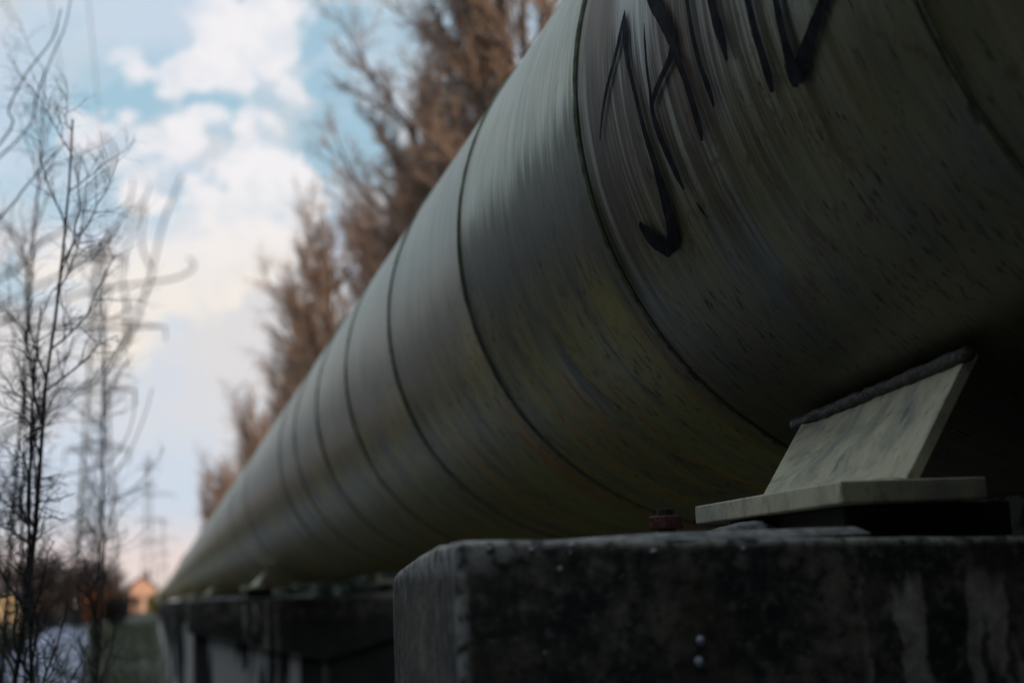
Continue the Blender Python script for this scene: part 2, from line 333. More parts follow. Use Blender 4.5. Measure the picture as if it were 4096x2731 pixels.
MAT = dict(
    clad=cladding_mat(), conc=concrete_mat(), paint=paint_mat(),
    seam=simple("green_grey_seam", (0.19, 0.20, 0.11), 0.55, 0.5, 60),
    weld=simple("dirty_weld", (0.045, 0.04, 0.032), 0.4, 0.6, 120, 0.6),
    ink=simple("black_spray_paint", (0.007, 0.007, 0.012), 0.85, 0.2, 60, 0.0, 0.12),
    grout=simple("grey_grout", (0.20, 0.20, 0.19), 0.85, 0.5, 60, 0.6),
    rust=simple("rusty_iron", (0.10, 0.032, 0.026), 0.75, 0.4, 80, 0.6),
    dark=simple("dark_steel", (0.02, 0.02, 0.02), 0.6, 0.3, 30),
    lime=simple("white_lime", (0.46, 0.49, 0.55), 0.7, 0.15, 150),
    ochre=simple("ochre_stained_collar", (0.42, 0.26, 0.07), 0.6, 0.3, 4),
    bark=simple("brown_bark", (0.075, 0.05, 0.036), 0.9, 0.4, 10),
    twig=simple("warm_brown_twigs", (0.245, 0.168, 0.125), 0.85, 0.3, 2),
    thicket=simple("dark_brown_thicket_twigs", (0.060, 0.036, 0.026), 0.9, 0.35, 2),
    dkbark=simple("dark_wet_bark", (0.022, 0.019, 0.017), 0.85, 0.4, 30),
    dktwig=simple("dark_thin_twigs", (0.030, 0.024, 0.021), 0.8, 0.4, 20),
    leafdk=simple("dark_evergreen_leaves", (0.022, 0.034, 0.014), 0.6, 0.6, 3),
    leafor=simple("dry_orange_leaves", (0.36, 0.12, 0.03), 0.8, 0.4, 3),
    leafyg=simple("yellow_green_leaves", (0.20, 0.20, 0.03), 0.7, 0.4, 3),
    grass=simple("winter_grass", (0.050, 0.058, 0.022), 0.9, 0.5, 0.8),
    galv=simple("galvanised_lattice", (0.10, 0.105, 0.11), 0.6, 0.1, 1),
    wire=simple("power_conductor", (0.06, 0.06, 0.065), 0.6, 0.1, 1),
    salmon=simple("salmon_render", (0.50, 0.30, 0.22), 0.85, 0.08, 1),
    cream=simple("cream_render", (0.80, 0.62, 0.36), 0.85, 0.06, 1),
    roof=simple("dark_roof_tiles", (0.06, 0.045, 0.04), 0.8, 0.3, 3),
    glass=simple("dark_window_glass", (0.03, 0.035, 0.04), 0.1, 0.1, 1),
    coat=simple("navy_coat_cloth", (0.012, 0.014, 0.026), 0.9, 0.2, 20),
    skin=simple("skin", (0.45, 0.27, 0.2), 0.6, 0.1, 20),
    cap=simple("pale_knit_hat", (0.55, 0.56, 0.68), 0.9, 0.1, 30),
    path=None,
)
for _n in MAT['ink'].node_tree.nodes:      # worn spray paint: thin where the sheet's ridges run
    if _n.type == 'MIX': _n.inputs[7].default_value = (0.035, 0.035, 0.042, 1)
    if _n.type == 'TEX_NOISE': _n.inputs['Scale'].default_value = 45

# ------------------------------------------------------------------ ground and path
def ground_h(x, y):
    h = 0.0
    if x < -6: h += 3.2 * min(1.0, (-6 - x) / 7.0) ** 1.3 * max(0.0, min(1.0, (75 - y) / 30.0))
    h += 0.10 * noise.noise(Vector((x * 0.15, y * 0.15, 0))) + 0.04 * noise.noise(Vector((x * 0.8, y * 0.8, 3)))
    return h
PATH_X, PATH_W = lambda y: -1.26 - 0.0414 * y, 1.15
def make_ground():
    xs = sorted(set([-2500, -1200, -600, -300, -150, -90] + [float(a) for a in np.arange(-60, 60.1, 1.2)] + [90, 150, 300, 600, 1200, 2500]))
    ys = sorted(set([-2500, -800, -200, -80] + [float(a) for a in np.arange(-30, 130, 1.2)] + [150, 200, 300, 500, 900, 1600, 3000]))
    V = [(x, y, ground_h(x, y) - (0.06 if abs(x - PATH_X(y)) < PATH_W + 0.7 and -26 < y < 112 else 0)) for y in ys for x in xs]
    n = len(xs); F = [(j*n+i, j*n+i+1, (j+1)*n+i+1, (j+1)*n+i) for j in range(len(ys)-1) for i in range(n-1)]
    m, q, p = new_mat("winter_turf")
    g = q.n('ShaderNodeTexCoord').outputs['Object']
    a = q.noise(g, 0.35, 6, 0.6)[0]; c = q.noise(g, 3.0, 6, 0.7)[0]
    base = q.mix(q.ramp(a, 0.35, 0.65), (0.014, 0.019, 0.007), (0.050, 0.042, 0.019))
    base = q.mix(q.math('MULTIPLY', q.ramp(c, 0.5, 0.7), 0.5), base, (0.075, 0.060, 0.036))
    q.l(base, p.inputs['Base Color']); p.inputs['Roughness'].default_value = 0.95
    tag(mesh_obj("ground", V, F, m, smooth=True), kind='structure')
make_ground()
def make_path():
    m, q, p = new_mat("damp_pale_path")
    g = q.n('ShaderNodeTexCoord').outputs['Object']
    a = q.noise(g, 0.9, 5, 0.6)[0]; c = q.noise(g, 5, 5, 0.6)[0]
    base = q.mix(q.ramp(a, 0.38, 0.62), (0.10, 0.11, 0.14), (0.42, 0.46, 0.62))
    base = q.mix(q.math('MULTIPLY', q.ramp(c, 0.5, 0.7), 0.3), base, (0.06, 0.06, 0.06))
    q.l(base, p.inputs['Base Color']); q.l(q.ramp(a, 0.4, 0.65, lo=0.7, hi=0.35), p.inputs['Roughness'])
    V, F = [], []
    ys = np.arange(-24, 110.1, 1.0)
    for j, y in enumerate(ys):
        w = PATH_W + 0.25 * noise.noise(Vector((y * 0.3, 0, 9)))
        for s in (-1, -0.33, 0.33, 1):
            x = PATH_X(y) + s * w
            V.append((x, y, ground_h(x, y) + 0.035 - 0.02 * abs(s)))
    for j in range(len(ys) - 1):
        for i in range(3): F.append((j*4+i, j*4+i+1, (j+1)*4+i+1, (j+1)*4+i))
    tag(mesh_obj("path", V, F, m, smooth=True), kind='structure')
make_path()

rng = np.random.default_rng(4)
def make_grass():
    n = 30000
    X = rng.uniform(-14, 6, n); Y = rng.uniform(-2, 95, n)
    keep = np.array([not (abs(x - PATH_X(y)) < PATH_W + 0.1) and not (0.1 < x < 2.4) for x, y in zip(X, Y)])
    X, Y = X[keep], Y[keep]; n = len(X)
    Z = np.array([ground_h(x, y) for x, y in zip(X, Y)])
    h = rng.uniform(0.08, 0.34, n) * (1 + 0.8 * (rng.random(n) > 0.93)); a = rng.uniform(0, 6.28, n); w = rng.uniform(0.008, 0.022, n)
    lx, ly = rng.normal(0, 0.09, n), rng.normal(0, 0.09, n)
    B = np.stack([X, Y, Z - 0.02], 1); d = np.stack([np.cos(a) * w, np.sin(a) * w, 0 * w], 1)
    T = np.stack([X + lx, Y + ly, Z + h], 1)
    V = np.stack([B - d, B + d, T], 1).reshape(-1, 3); F = np.arange(3 * n).reshape(-1, 3)
    tag(np_mesh("grass", V, F, MAT['grass']), "rough winter grass beside the path and under the pipe", "grass", kind='stuff')
make_grass()

# ------------------------------------------------------------------ the pipe
pipe = tag(empty("pipeline", (PX, 0, PZ)), "huge grey-green sheet-clad pipe with black graffiti, running away on concrete piers", "pipeline")
rings = [-5.4, -4.5, -3.55, -2.6, -1.7, -0.78, 0.14, 1.056, 1.950, 2.806, 3.726, 4.622, 5.498, 6.417, 7.206]
while rings[-1] < 35: rings.append(rings[-1] + (1.9, 2.75, 2.3, 2.8)[len(rings) % 4])
ends = rings + [52, 80, 130]
def clad_section(y0, y1, n, dr, k):
    th = np.linspace(0, 2 * math.pi, n + 1); ny = 7 if y1 < 4.9 else 3
    V, U, F = [], [], []
    for j in range(ny):
        t = j / (ny - 1); y = y0 + (y1 - y0) * t
        for i, a in enumerate(th):
            r = R_PIPE + dr * (1 - t) ** 6 + 0.0012 * noise.noise(Vector((math.cos(a) * 3, math.sin(a) * 3, y * 2.2 + k)))
            if i == n: r = math.hypot(V[-n][0], V[-n][2])
            V.append((r * math.cos(a), y, r * math.sin(a))); U.append((y, a * R_PIPE))
    for j in range(ny - 1):
        for i in range(n): F.append((j*(n+1)+i, j*(n+1)+i+1, (j+1)*(n+1)+i+1, (j+1)*(n+1)+i))
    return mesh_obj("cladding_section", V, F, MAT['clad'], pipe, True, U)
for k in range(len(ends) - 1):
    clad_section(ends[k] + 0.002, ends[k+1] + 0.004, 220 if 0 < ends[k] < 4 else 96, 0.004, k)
def band(y, prof, n, mat, name="seam_band", jit=0.0):
    V, F = [], []; m = len(prof)
    for i in range(n):
        a = 2 * math.pi * i / n; dy = jit * noise.noise(Vector((a * 5, y, 0)))
        for (py, pr) in prof:
            r = R_PIPE + pr * (1 + 0.25 * noise.noise(Vector((a * 14, y, 5))))
            V.append((r * math.cos(a), y + py + dy, r * math.sin(a)))
    for i in range(n):
        for j in range(m - 1): F.append((i*m+j, ((i+1) % n)*m+j, ((i+1) % n)*m+j+1, i*m+j+1))
    return mesh_obj(name, V, F, mat, pipe, True)
PROF = [(-0.001, 0.0005), (0.0, 0.0034), (0.002, 0.0050), (0.0045, 0.0050), (0.0065, 0.0042), (0.0075, -0.002)]
for y in rings: 
    band(y, PROF if y != 1.056 else [(a_, r_ * 0.45) for a_, r_ in PROF], 220 if 0 < y < 4 else 96, MAT['seam'], jit=0.004)
    if y == 1.056: continue
    band(y - 0.003, [(-0.0018, 0.0002), (-0.0014, 0.0010), (0.0016, 0.0010), (0.0020, 0.0002)], 220 if 0 < y < 4 else 96, MAT['dark'], "joint_gap", jit=0.004)
band(37.0, [(-0.25, -0.02), (-0.24, 0.03), (0.24, 0.03), (0.25, -0.02)], 96, MAT['ochre'], "stained_collar")

STROKES = {
 'a': [(187.89, 1.8582, 5.6), (185.98, 1.8395, 9.8), (183.45, 1.8115, 15.4), (181.66, 1.7855, 16.8), (179.66, 1.7536, 18.2), (177.82, 1.7322, 21.0), (175.09, 1.7113, 4.2)],
 'b': [(175.09, 1.7113, 4.2), (178.19, 1.7101, 33.7), (180.89, 1.7073, 26.7), (185.42, 1.6984, 16.8), (188.37, 1.6935, 19.6), (192.11, 1.6926, 22.4), (195.43, 1.6911, 28.1), (198.39, 1.6946, 33.7), (201.01, 1.7033, 35.1), (203.38, 1.7144, 36.5), (205.1, 1.7293, 42.1), (205.93, 1.7557, 49.1), (204.99, 1.777, 43.5), (203.16, 1.7981, 36.5), (201.04, 1.8107, 12.6)],
 'c': [(179.88, 1.6338, 3.5), (182.6, 1.6367, 11.2), (185.6, 1.6414, 12.6), (188.21, 1.6442, 14.0), (190.7, 1.651, 21.0), (193.74, 1.6488, 25.3), (196.65, 1.6435, 23.8), (199.06, 1.64, 21.0), (201.14, 1.6366, 7.0)],
 'd': [(174.62, 1.6251, 35.1), (178.23, 1.5986, 40.7), (180.68, 1.5767, 42.1), (183.45, 1.5565, 42.1), (185.55, 1.5467, 39.3), (186.82, 1.5591, 30.9), (187.7, 1.5889, 25.3), (188.6, 1.6201, 22.4), (189.7, 1.6472, 18.2)],
 'e': [(185.55, 1.5467, 28.1), (187.65, 1.5423, 23.8), (190.37, 1.5323, 25.3), (193.23, 1.5302, 28.1), (195.95, 1.5323, 26.7), (197.94, 1.5382, 8.4)],
 'g': [(179.55, 1.4889, 21.0), (182.85, 1.4856, 19.6), (185.38, 1.4851, 21.0), (188.31, 1.4847, 22.4), (191.34, 1.4818, 21.0), (193.76, 1.4782, 23.8), (195.69, 1.4798, 9.8)],
 'h': [(182.09, 1.4248, 35.1), (185.57, 1.4189, 39.3), (187.86, 1.417, 39.3), (190.23, 1.4129, 37.9), (192.68, 1.4144, 11.2)],
 'i': [(185.93, 1.3352, 28.1), (189.11, 1.3324, 30.9), (191.93, 1.3338, 30.9), (194.58, 1.3347, 32.3), (196.81, 1.3371, 35.1), (198.8, 1.3413, 16.8)],
 'j': [(188.22, 1.2733, 25.3), (191.47, 1.2749, 28.1), (193.91, 1.2788, 30.9), (196.36, 1.2829, 35.1), (199.04, 1.287, 56.1), (198.59, 1.2686, 56.1), (197.47, 1.2447, 44.9), (196.21, 1.2168, 42.1), (195.1, 1.1874, 40.7), (193.94, 1.1534, 35.1)],
 'k': [(203.41, 1.617, 3.5), (204.52, 1.6129, 8.4), (205.83, 1.6081, 3.5)]}
def stroke(pts, lift):
    P = [np.array([rad(a) * R_PIPE, y, w]) for a, y, w in pts]
    dense = []
    for i in range(len(P) - 1):
        p0, p1, p2, p3 = P[max(i-1, 0)], P[i], P[i+1], P[min(i+2, len(P)-1)]
        for t in np.linspace(0, 1, 9)[:-1]:
            dense.append(0.5 * ((2*p1) + (-p0+p2)*t + (2*p0-5*p1+4*p2-p3)*t*t + (-p0+3*p1-3*p2+p3)*t**3))
    dense.append(P[-1]); V, F = [], []
    for i, q_ in enumerate(dense):
        d = dense[min(i+1, len(dense)-1)] - dense[max(i-1, 0)]; d = d[:2] / (np.hypot(d[0], d[1]) + 1e-9)
        s, y, w = q_; w = max(w, 2.5) * 0.92
        a = s / R_PIPE; pos = np.array([PX + R_PIPE * math.cos(a), y, 0.7029 + R_PIPE * math.sin(a)])
        dist = np.linalg.norm(pos); fs = math.hypot(pos[0], pos[2]) / dist
        # width across the stroke, in metres on the surface
        base = w * dist / 5689.0
        nrm = np.array([-d[1], d[0]])
        ww = base * (abs(nrm[0]) + abs(nrm[1]) / fs) * 0.5 * (1 + 0.10 * noise.noise(Vector((s * 60, y * 60, 0))))
        for k in (-1, 0, 1):
            ss, yy = s + nrm[0] * ww * k, y + nrm[1] * ww * k
            aa = ss / R_PIPE; r = R_PIPE + 0.0030 + lift
            V.append((r * math.cos(aa), yy, r * math.sin(aa)))
    for i in range(len(dense) - 1):
        for k in range(2): F.append((3*i+k, 3*i+k+1, 3*i+k+4, 3*i+k+3))
    return mesh_obj("graffiti_stroke", V, F, MAT['ink'], pipe, True)
for i, (k, pts) in enumerate(STROKES.items()): stroke(pts, i * 0.00025)

# ------------------------------------------------------------------ pipe shoes (welded to the pipe) and bearings
def lump_tube(pts, r, mat, name, parent, seed=0, n=10):
    V, F = [], []; pts = [Vector(p) for p in pts]
    m = len(pts)
    for i, p_ in enumerate(pts):
        d = (pts[min(i+1, m-1)] - pts[max(i-1, 0)]).normalized()
        a = d.cross(Vector((0, 0, 1))).normalized(); c_ = d.cross(a)
        e = 0.35 if i in (0, m-1) else 1.0
        for k in range(n):
            t = 2 * math.pi * k / n
            rr = r * e * (1 + 0.35 * noise.noise(Vector((i * 0.55 + seed, math.cos(t), math.sin(t)))) + 0.18 * abs(math.sin(i * 0.9)))
            V.append(p_ + a * rr * math.cos(t) + c_ * rr * math.sin(t))
    for i in range(m - 1):
        for k in range(n): F.append((i*n+k, i*n+(k+1) % n, (i+1)*n+(k+1) % n, (i+1)*n+k))
    F.append(tuple(range(n-1, -1, -1))); F.append(tuple((m-1)*n+k for k in range(n)))
    return mesh_obj(name, V, F, mat, parent, True)
def bevel(o, w, seg=3):
    md = o.modifiers.new("bevel", 'BEVEL'); md.width = w; md.segments = seg; md.limit_method = 'ANGLE'
    return o
def make_shoe(side):
    """origin = point on the pipe axis above the pier's front face (y=1.15 for the first); mirrored for side=+1"""
    s = side
    shoe = empty("pipe_shoe"); shoe.parent = pipe
    def L(x, y, zz): return (s * -1 * (x - PX) if s > 0 else (x - PX), y - 1.15, zz + CH - PZ)
    V, F = [], []
    x0, x1, y0, y1, z0, z1 = 0.651, 0.812, 1.273, 1.665, 0.0645, 0.0869
    a, c_ = L(x0, y0, z0), L(x1, y1, z1)
    box(V, F, min(a[0], c_[0]), max(a[0], c_[0]), a[1], c_[1], a[2], c_[2])
    bevel(mesh_obj("base_plate", V, F, MAT['paint'], shoe), 0.0022)
    # leaning gusset
    q4 = [(0.7457, 1.318, 0.0860), (0.712, 1.609, 0.0860), (0.859, 1.763, 0.2105), (0.836, 1.317, 0.2255)]
    t = 0.013; nv = Vector((0.78, 0.0, -0.62)).normalized() * t
    V = [L(*p_) for p_ in q4] + [L(*(Vector(p_) + nv)) for p_ in q4]
    F = [(0, 1, 2, 3), (7, 6, 5, 4), (0, 4, 5, 1), (1, 5, 6, 2), (2, 6, 7, 3), (3, 7, 4, 0)]
    bevel(mesh_obj("gusset_plate", V, F, MAT['paint'], shoe), 0.0015)
    w = []
    for i in range(46):
        tt = i / 45; y = 1.298 + 0.49 * tt; ang = rad(-130.4 + 2.9 * tt) 
        r = R_PIPE + 0.0035
        w.append(L(PX + r * math.cos(ang) + 0.0025 * noise.noise(Vector((i * 0.4, 0, 0))), y, 0.6777 + r * math.sin(ang)))
    lump_tube(w, 0.0072, MAT['weld'], "weld_bead", shoe, 2)
    w = [L(0.742 - 0.034 * k / 16, 1.312 + 0.30 * k / 16, 0.0885) for k in range(17)]
    lump_tube(w, 0.0045, MAT['paint'], "weld_bead", shoe, 7)
    return shoe
PIER_Y = [1.15] + [1.15 + 9.6 * k for k in range(1, 9)]
shoeL = make_shoe(-1); shoeR = make_shoe(1)
for i, y in enumerate(PIER_Y):
    for sh in (shoeL, shoeR):
        c_ = sh if i == 0 else copy_tree(sh, pipe)
        c_.location = (0, y, 0)

# ------------------------------------------------------------------ concrete piers
X0, X1 = 0.239, 2.195; XM = (X0 + X1) / 2
def make_pier():
    """cap 0.30 high with a narrower wall under it; origin at the top centre of the front face"""
    root = empty("concrete_pier")
    def slab(name, x0, x1, y0, y1, z0, z1, nx, ny, nz, rr, amp, skew=0.0, slope=0.0, drop=0.0):
        # subdivided rounded block
        idx, V, F = {}, [], []
        def co(n, a0, a1):
            g = [0, 0.3, 0.7, 1.15] ; r_ = rr * 1.0
            inner = np.linspace(a0 + 1.6 * r_, a1 - 1.6 * r_, n)
            return np.array([a0, a0 + .25*r_, a0 + .6*r_, a0 + r_] + list(inner) + [a1 - r_, a1 - .6*r_, a1 - .25*r_, a1])
        gx, gy, gz = co(nx, x0, x1), co(ny, y0, y1), co(nz, z0, z1)
        def vid(i, j, k):
            key = (i, j, k)
            if key not in idx:
                p_ = Vector((gx[i], gy[j], gz[k]))
                c_ = Vector((min(max(p_.x, x0+rr), x1-rr), min(max(p_.y, y0+rr), y1-rr), min(max(p_.z, z0+rr), z1-rr)))
                d = p_ - c_
                if d.length > 1e-6: p_ = c_ + d.normalized() * min(d.length, rr) if sum(abs(v_) > 1e-6 for v_ in d) > 1 else p_
                nn = noise.noise(p_ * 9) * 0.6 + noise.noise(p_ * 28) * 0.3 + noise.noise(p_ * 80) * 0.15
                dd = (p_ - Vector(((x0+x1)/2, (y0+y1)/2, (z0+z1)/2)))
                out = Vector((dd.x / (x1-x0), dd.y / (y1-y0), dd.z / (z1-z0))); out.normalize()
                p_ += out * nn * amp
                tx = (p_.x - x0) / (x1 - x0); ty = (p_.y - y0) / (y1 - y0)
                if skew: p_.x += skew * max(0, ty) * max(0.0, 1 - tx * 6)
                if name == 'pier_cap' and p_.z < z1 - 0.18:      # hammerhead: shallower towards the ends
                    e_ = min(tx, 1 - tx) * 2
                    p_.z -= 0.26 * e_ * (z1 - 0.18 - p_.z) / 0.06
                if p_.z > z1 - 0.12:
                    p_.z -= slope * min(1.0, (p_.z - z1 + 0.12) / 0.10) * (p_.x - x0) * (1 if tx < .5 else (1 - tx) * 2)
                    if drop: p_.z -= drop * min(1.0, (p_.z - z1 + 0.12) / 0.10) * max(0.0, ty - 0.25) ** 1.5 * max(0.0, 1 - tx * 9)
                idx[key] = len(V); V.append(p_)
            return idx[key]
        NX, NY, NZ = len(gx), len(gy), len(gz)
        for i in range(NX-1):
            for j in range(NY-1):
                F.append((vid(i,j,0), vid(i,j+1,0), vid(i+1,j+1,0), vid(i+1,j,0))); F.append((vid(i,j,NZ-1), vid(i+1,j,NZ-1), vid(i+1,j+1,NZ-1), vid(i,j+1,NZ-1)))
            for k in range(NZ-1):
                F.append((vid(i,0,k), vid(i+1,0,k), vid(i+1,0,k+1), vid(i,0,k+1))); F.append((vid(i,NY-1,k), vid(i,NY-1,k+1), vid(i+1,NY-1,k+1), vid(i+1,NY-1,k)))
        for j in range(NY-1):
            for k in range(NZ-1):
                F.append((vid(0,j,k), vid(0,j,k+1), vid(0,j+1,k+1), vid(0,j+1,k))); F.append((vid(NX-1,j,k), vid(NX-1,j+1,k), vid(NX-1,j+1,k+1), vid(NX-1,j,k+1)))
        return mesh_obj(name, V, F, MAT['conc'], root, True)
    slab("pier_cap", X0-XM, X1-XM, 0, 0.50, -0.24, 0.0, 150, 40, 26, 0.008, 0.0035, skew=0.028, slope=0.027, drop=0.030)
    slab("pier_wall", X0-XM+0.05, X1-XM-0.05, 0.05, 0.45, -1.8, -0.23, 26, 8, 30, 0.012, 0.006)
    # grout bed on the cap under the shoe
    V, F = [], []; n = 40
    for k in range(n):
        a = 2 * math.pi * k / n
        r = 1 + 0.10 * noise.noise(Vector((math.cos(a) * 2, math.sin(a) * 2, 0)))
        for (s_, hh) in ((1.0, -0.004), (0.93, 0.003), (0.75, 0.0045)):
            V.append((-0.72 + 0.17 * r * s_ * math.copysign(abs(math.cos(a)) ** .6, math.cos(a)), 0.20 + 0.19 * r * s_ * math.copysign(abs(math.sin(a)) ** .6, math.sin(a)), -0.0025 + hh))
    for k in range(n):
        for j in range(2): F.append((k*3+j, ((k+1) % n)*3+j, ((k+1) % n)*3+j+1, k*3+j+1))
    F.append(tuple(k*3+2 for k in range(n)))
    mesh_obj("grout_bed", V, F, MAT['grout'], root, True)
    V, F = [], []; n = 6; ro, h = 0.021, 0.0145           # anchor bolt: threaded stud with a hex nut run part way down
    V2, F2 = tubes([((0, 0, -0.03), (0, 0, 0.012), 0.010, 0.010, 12), ((0, 0, 0.012), (0, 0, 0.036), 0.010, 0.0095, 12), ((0, 0, 0.036), (0, 0, 0.037), 0.0095, 0.0005, 12)])
    bolt = np_mesh("anchor_bolt", V2, F2, MAT['dark'], root); bolt.location = (0.541 - XM, 0.32, 0.0)
    for (r, zz) in ((ro*0.93, 0.0145), (ro, 0.016), (ro, 0.0145 + h - 0.0015), (ro*0.93, 0.0145 + h), (0.0102, 0.0145 + h), (0.0102, 0.0145)):
        for k in range(n):
            a = 2 * math.pi * k / n + 0.12; V.append((r * math.cos(a), r * math.sin(a), zz))
    for j in range(6):
        j2 = (j + 1) % 6
        for k in range(n): F.append((j*n+k, j*n+(k+1) % n, j2*n+(k+1) % n, j2*n+k))
    mesh_obj("nut", V, F, MAT['rust'], bolt)
    return root
pier0 = make_pier(); pier0.location = (XM, 1.15, CH + 0.0385)
plabels = ["nearest concrete pier, black with grime, holding the first pipe shoe",
           "second concrete pier, pale lime runs down its wall under a dark cap",
           "third concrete pier along the pipe, just showing behind the second one",
           "fourth concrete pier along the pipe, small and blurred beyond the third",
           "fifth concrete pier along the pipe, mostly hidden behind nearer piers",
           "sixth concrete pier under the distant end of the pipe",
           "seventh concrete pier under the distant end of the pipe",
           "eighth concrete pier under the distant end of the pipe",
           "ninth and farthest concrete pier under the pipe"]
for i, y in enumerate(PIER_Y):
    o = pier0 if i == 0 else copy_tree(pier0)
    o.location = (XM, y, CH + 0.0385 - (0.030 if i else 0))
    tag(o, plabels[i], "pier", "concrete piers under the pipe")
# lime droppings only on the nearest pier
def flat_blob(x, zz, r, asp=1.0):
    V, F = [(x, -0.0042, zz)], []; n = 14
    for ring_, (s_, yy) in enumerate(((0.6, -0.0036), (1.0, 0.001))):
        for k in range(n):
            a = 2 * math.pi * k / n; rr = r * s_ * (1 + 0.3 * noise.noise(Vector((math.cos(a), math.sin(a), x * 50))))
            V.append((x + rr * math.cos(a), yy, zz + rr * asp * math.sin(a)))
    for k in range(n):
        k2 = (k + 1) % n
        F.append((0, 1+k, 1+k2)); F.append((1+k, 1+n+k, 1+n+k2, 1+k2))
    return mesh_obj("lime_dropping", V, F, MAT['lime'], pier0, True)
for (x, zz, r, asp) in [(-0.8784, -0.007, 0.0022, 1.0), (-0.8069, -0.0144, 0.0034, 0.61), (-0.7256, -0.0154, 0.0018, 0.8), (-0.9137, -0.0094, 0.0026, 0.57), (-0.9493, -0.0072, 0.0022, 0.67), (-0.8898, -0.0265, 0.002, 1.17), (-0.8804, -0.0131, 0.0012, 1.0), (-0.7705, -0.0907, 0.0042, 1.18), (-0.7728, -0.1081, 0.0038, 1.4), (-0.9065, -0.0932, 0.0013, 1.0)]:
    flat_blob(x, zz, r, asp)

# dark steel bearing block under each shoe, mortar lump and loose nut at the nearest
def bearing(y, label):
    V, F = [], []
    zt = CH + 0.0640; zb = CH + (0.026 if y < 2 else -0.01)
    box(V, F, 0.672, 0.86, y + 0.16, y + 0.46, zb, zt)
    o = bevel(mesh_obj("bearing_block", V, F, MAT['dark']), 0.003); o.location = (0, 0, 0)
    return tag(o, label, "bearing block", "bearing blocks under the pipe shoes")
bearing(1.15, "dark steel bearing block in the gap under the nearest shoe")
bearing(1.15 + 9.6, "dark steel bearing block under the shoe on the second pier")
def rough_lump(name, loc, sx, sy, sz, mat, seed, amp=0.25, sub=3):
    import bmesh
    bm = bmesh.new(); bmesh.ops.create_icosphere(bm, subdivisions=sub, radius=1)
    for v in bm.verts:
        n_ = noise.noise(v.co * 1.7 + Vector((seed, 0, 0))) + 0.5 * noise.noise(v.co * 4 + Vector((seed, 0, 0)))
        v.co *= 1 + amp * n_
        v.co.z = max(v.co.z, -0.5)
        v.co.x *= sx; v.co.y *= sy; v.co.z *= sz
    me = bpy.data.meshes.new(name); bm.to_mesh(me); bm.free(); me.materials.append(mat)
    me.polygons.foreach_set('use_smooth', [True] * len(me.polygons))
    o = bpy.data.objects.new(name, me); C.objects.link(o); o.location = loc
    return o
tag(rough_lump("mortar_lump", (0.655, 1.52, CH + 0.044), 0.042, 0.06, 0.0165, MAT['grout'], 3.0), "pale flattened lump of mortar squeezed out beneath the base plate corner", "mortar lump")
# ------------------------------------------------------------------ bare trees
def grow(segs, p, d, L, r, lev, cfg, rnd):
    nseg = cfg['seg'][lev]; step = L / nseg; pts = [p]; cur = p.copy(); dd = d.copy(); rr = r
    tip = cfg['tip'][lev]
    dirs = []
    for i in range(nseg):
        dd = dd + Vector((rnd.gauss(0, 1), rnd.gauss(0, 1), rnd.gauss(0, 1))) * cfg['jit'][lev] + Vector((0, 0, cfg['up'][lev])); dd.normalize()
        nx = cur + dd * step; r1 = r + (r * tip - r) * (i + 1) / nseg
        segs.append((tuple(cur), tuple(nx), rr, r1, cfg['sides'][lev], lev)); cur = nx; rr = r1; pts.append(cur); dirs.append(dd.copy())
    if lev + 1 >= len(cfg['seg']): return
    n = cfg['n'][lev]; t0 = cfg['t0'][lev]
    for k in range(n):
        t = t0 + (1 - t0) * (k + rnd.random()) / n
        i = min(int(t * nseg), nseg - 1); f_ = t * nseg - i
        q_ = pts[i].lerp(pts[i+1], f_); dr = dirs[i]
        ax = dr.cross(Vector((rnd.gauss(0, 1), rnd.gauss(0, 1), rnd.gauss(0, 1)))).normalized()
        nd = Matrix.Rotation(rad(rnd.uniform(*cfg['ang'][lev])), 3, ax) @ dr
        LL = L * cfg['ratio'][lev] * (1 - cfg['fall'][lev] * t) * rnd.uniform(0.7, 1.2)
        rl = min(r * (1 + (tip - 1) * t) * 0.72, cfg['rad'][lev+1])
        grow(segs, q_, nd, LL, rl, lev + 1, cfg, rnd)
def bare_tree(name, cfg, seed, H, r0, mats, trunk_levels=2, lean=(0, 0)):
    rnd = random.Random(seed); segs = []
    grow(segs, Vector((0, 0, -0.1)), Vector((lean[0], lean[1], 1)).normalized(), H, r0, 0, cfg, rnd)
    root = empty(name)
    V, F = tubes([s[:5] for s in segs if s[5] < trunk_levels]); np_mesh("trunk", V, F, mats[0], root, True)
    V, F = tubes([s[:5] for s in segs if s[5] >= trunk_levels]); np_mesh("crown", V, F, mats[1], root, False)
    return root
CFG = dict(seg=[12, 8, 5, 4, 3], n=[40, 8, 7, 6], t0=[0.10, 0.15, 0.12, 0.1], jit=[0.035, 0.11, 0.16, 0.2, 0.22], up=[0.02, 0.13, 0.13, 0.10, 0.06],
           ang=[(24, 50), (20, 46), (20, 50), (20, 55)], ratio=[0.20, 0.50, 0.5, 0.55], fall=[-0.25, 0.35, 0.3, 0.2], tip=[0.35, 0.3, 0.4, 0.5, 0.5],
           rad=[1, 0.085, 0.028, 0.013, 0.0095], sides=[8, 6, 4, 3, 3])
CFG2 = dict(CFG, n=[48, 9, 7, 6], t0=[0.04, 0.12, 0.1, 0.1], rad=[1, 0.05, 0.024, 0.014, 0.011])
CFG3 = dict(CFG, n=[34, 9, 7, 5], t0=[0.02, 0.1, 0.1, 0.1], fall=[0.4, 0.4, 0.3, 0.2], ratio=[0.50, 0.45, 0.5, 0.55], ang=[(25, 65), (22, 50), (20, 50), (20, 55)], rad=[1, 0.06, 0.045, 0.036, 0.030])
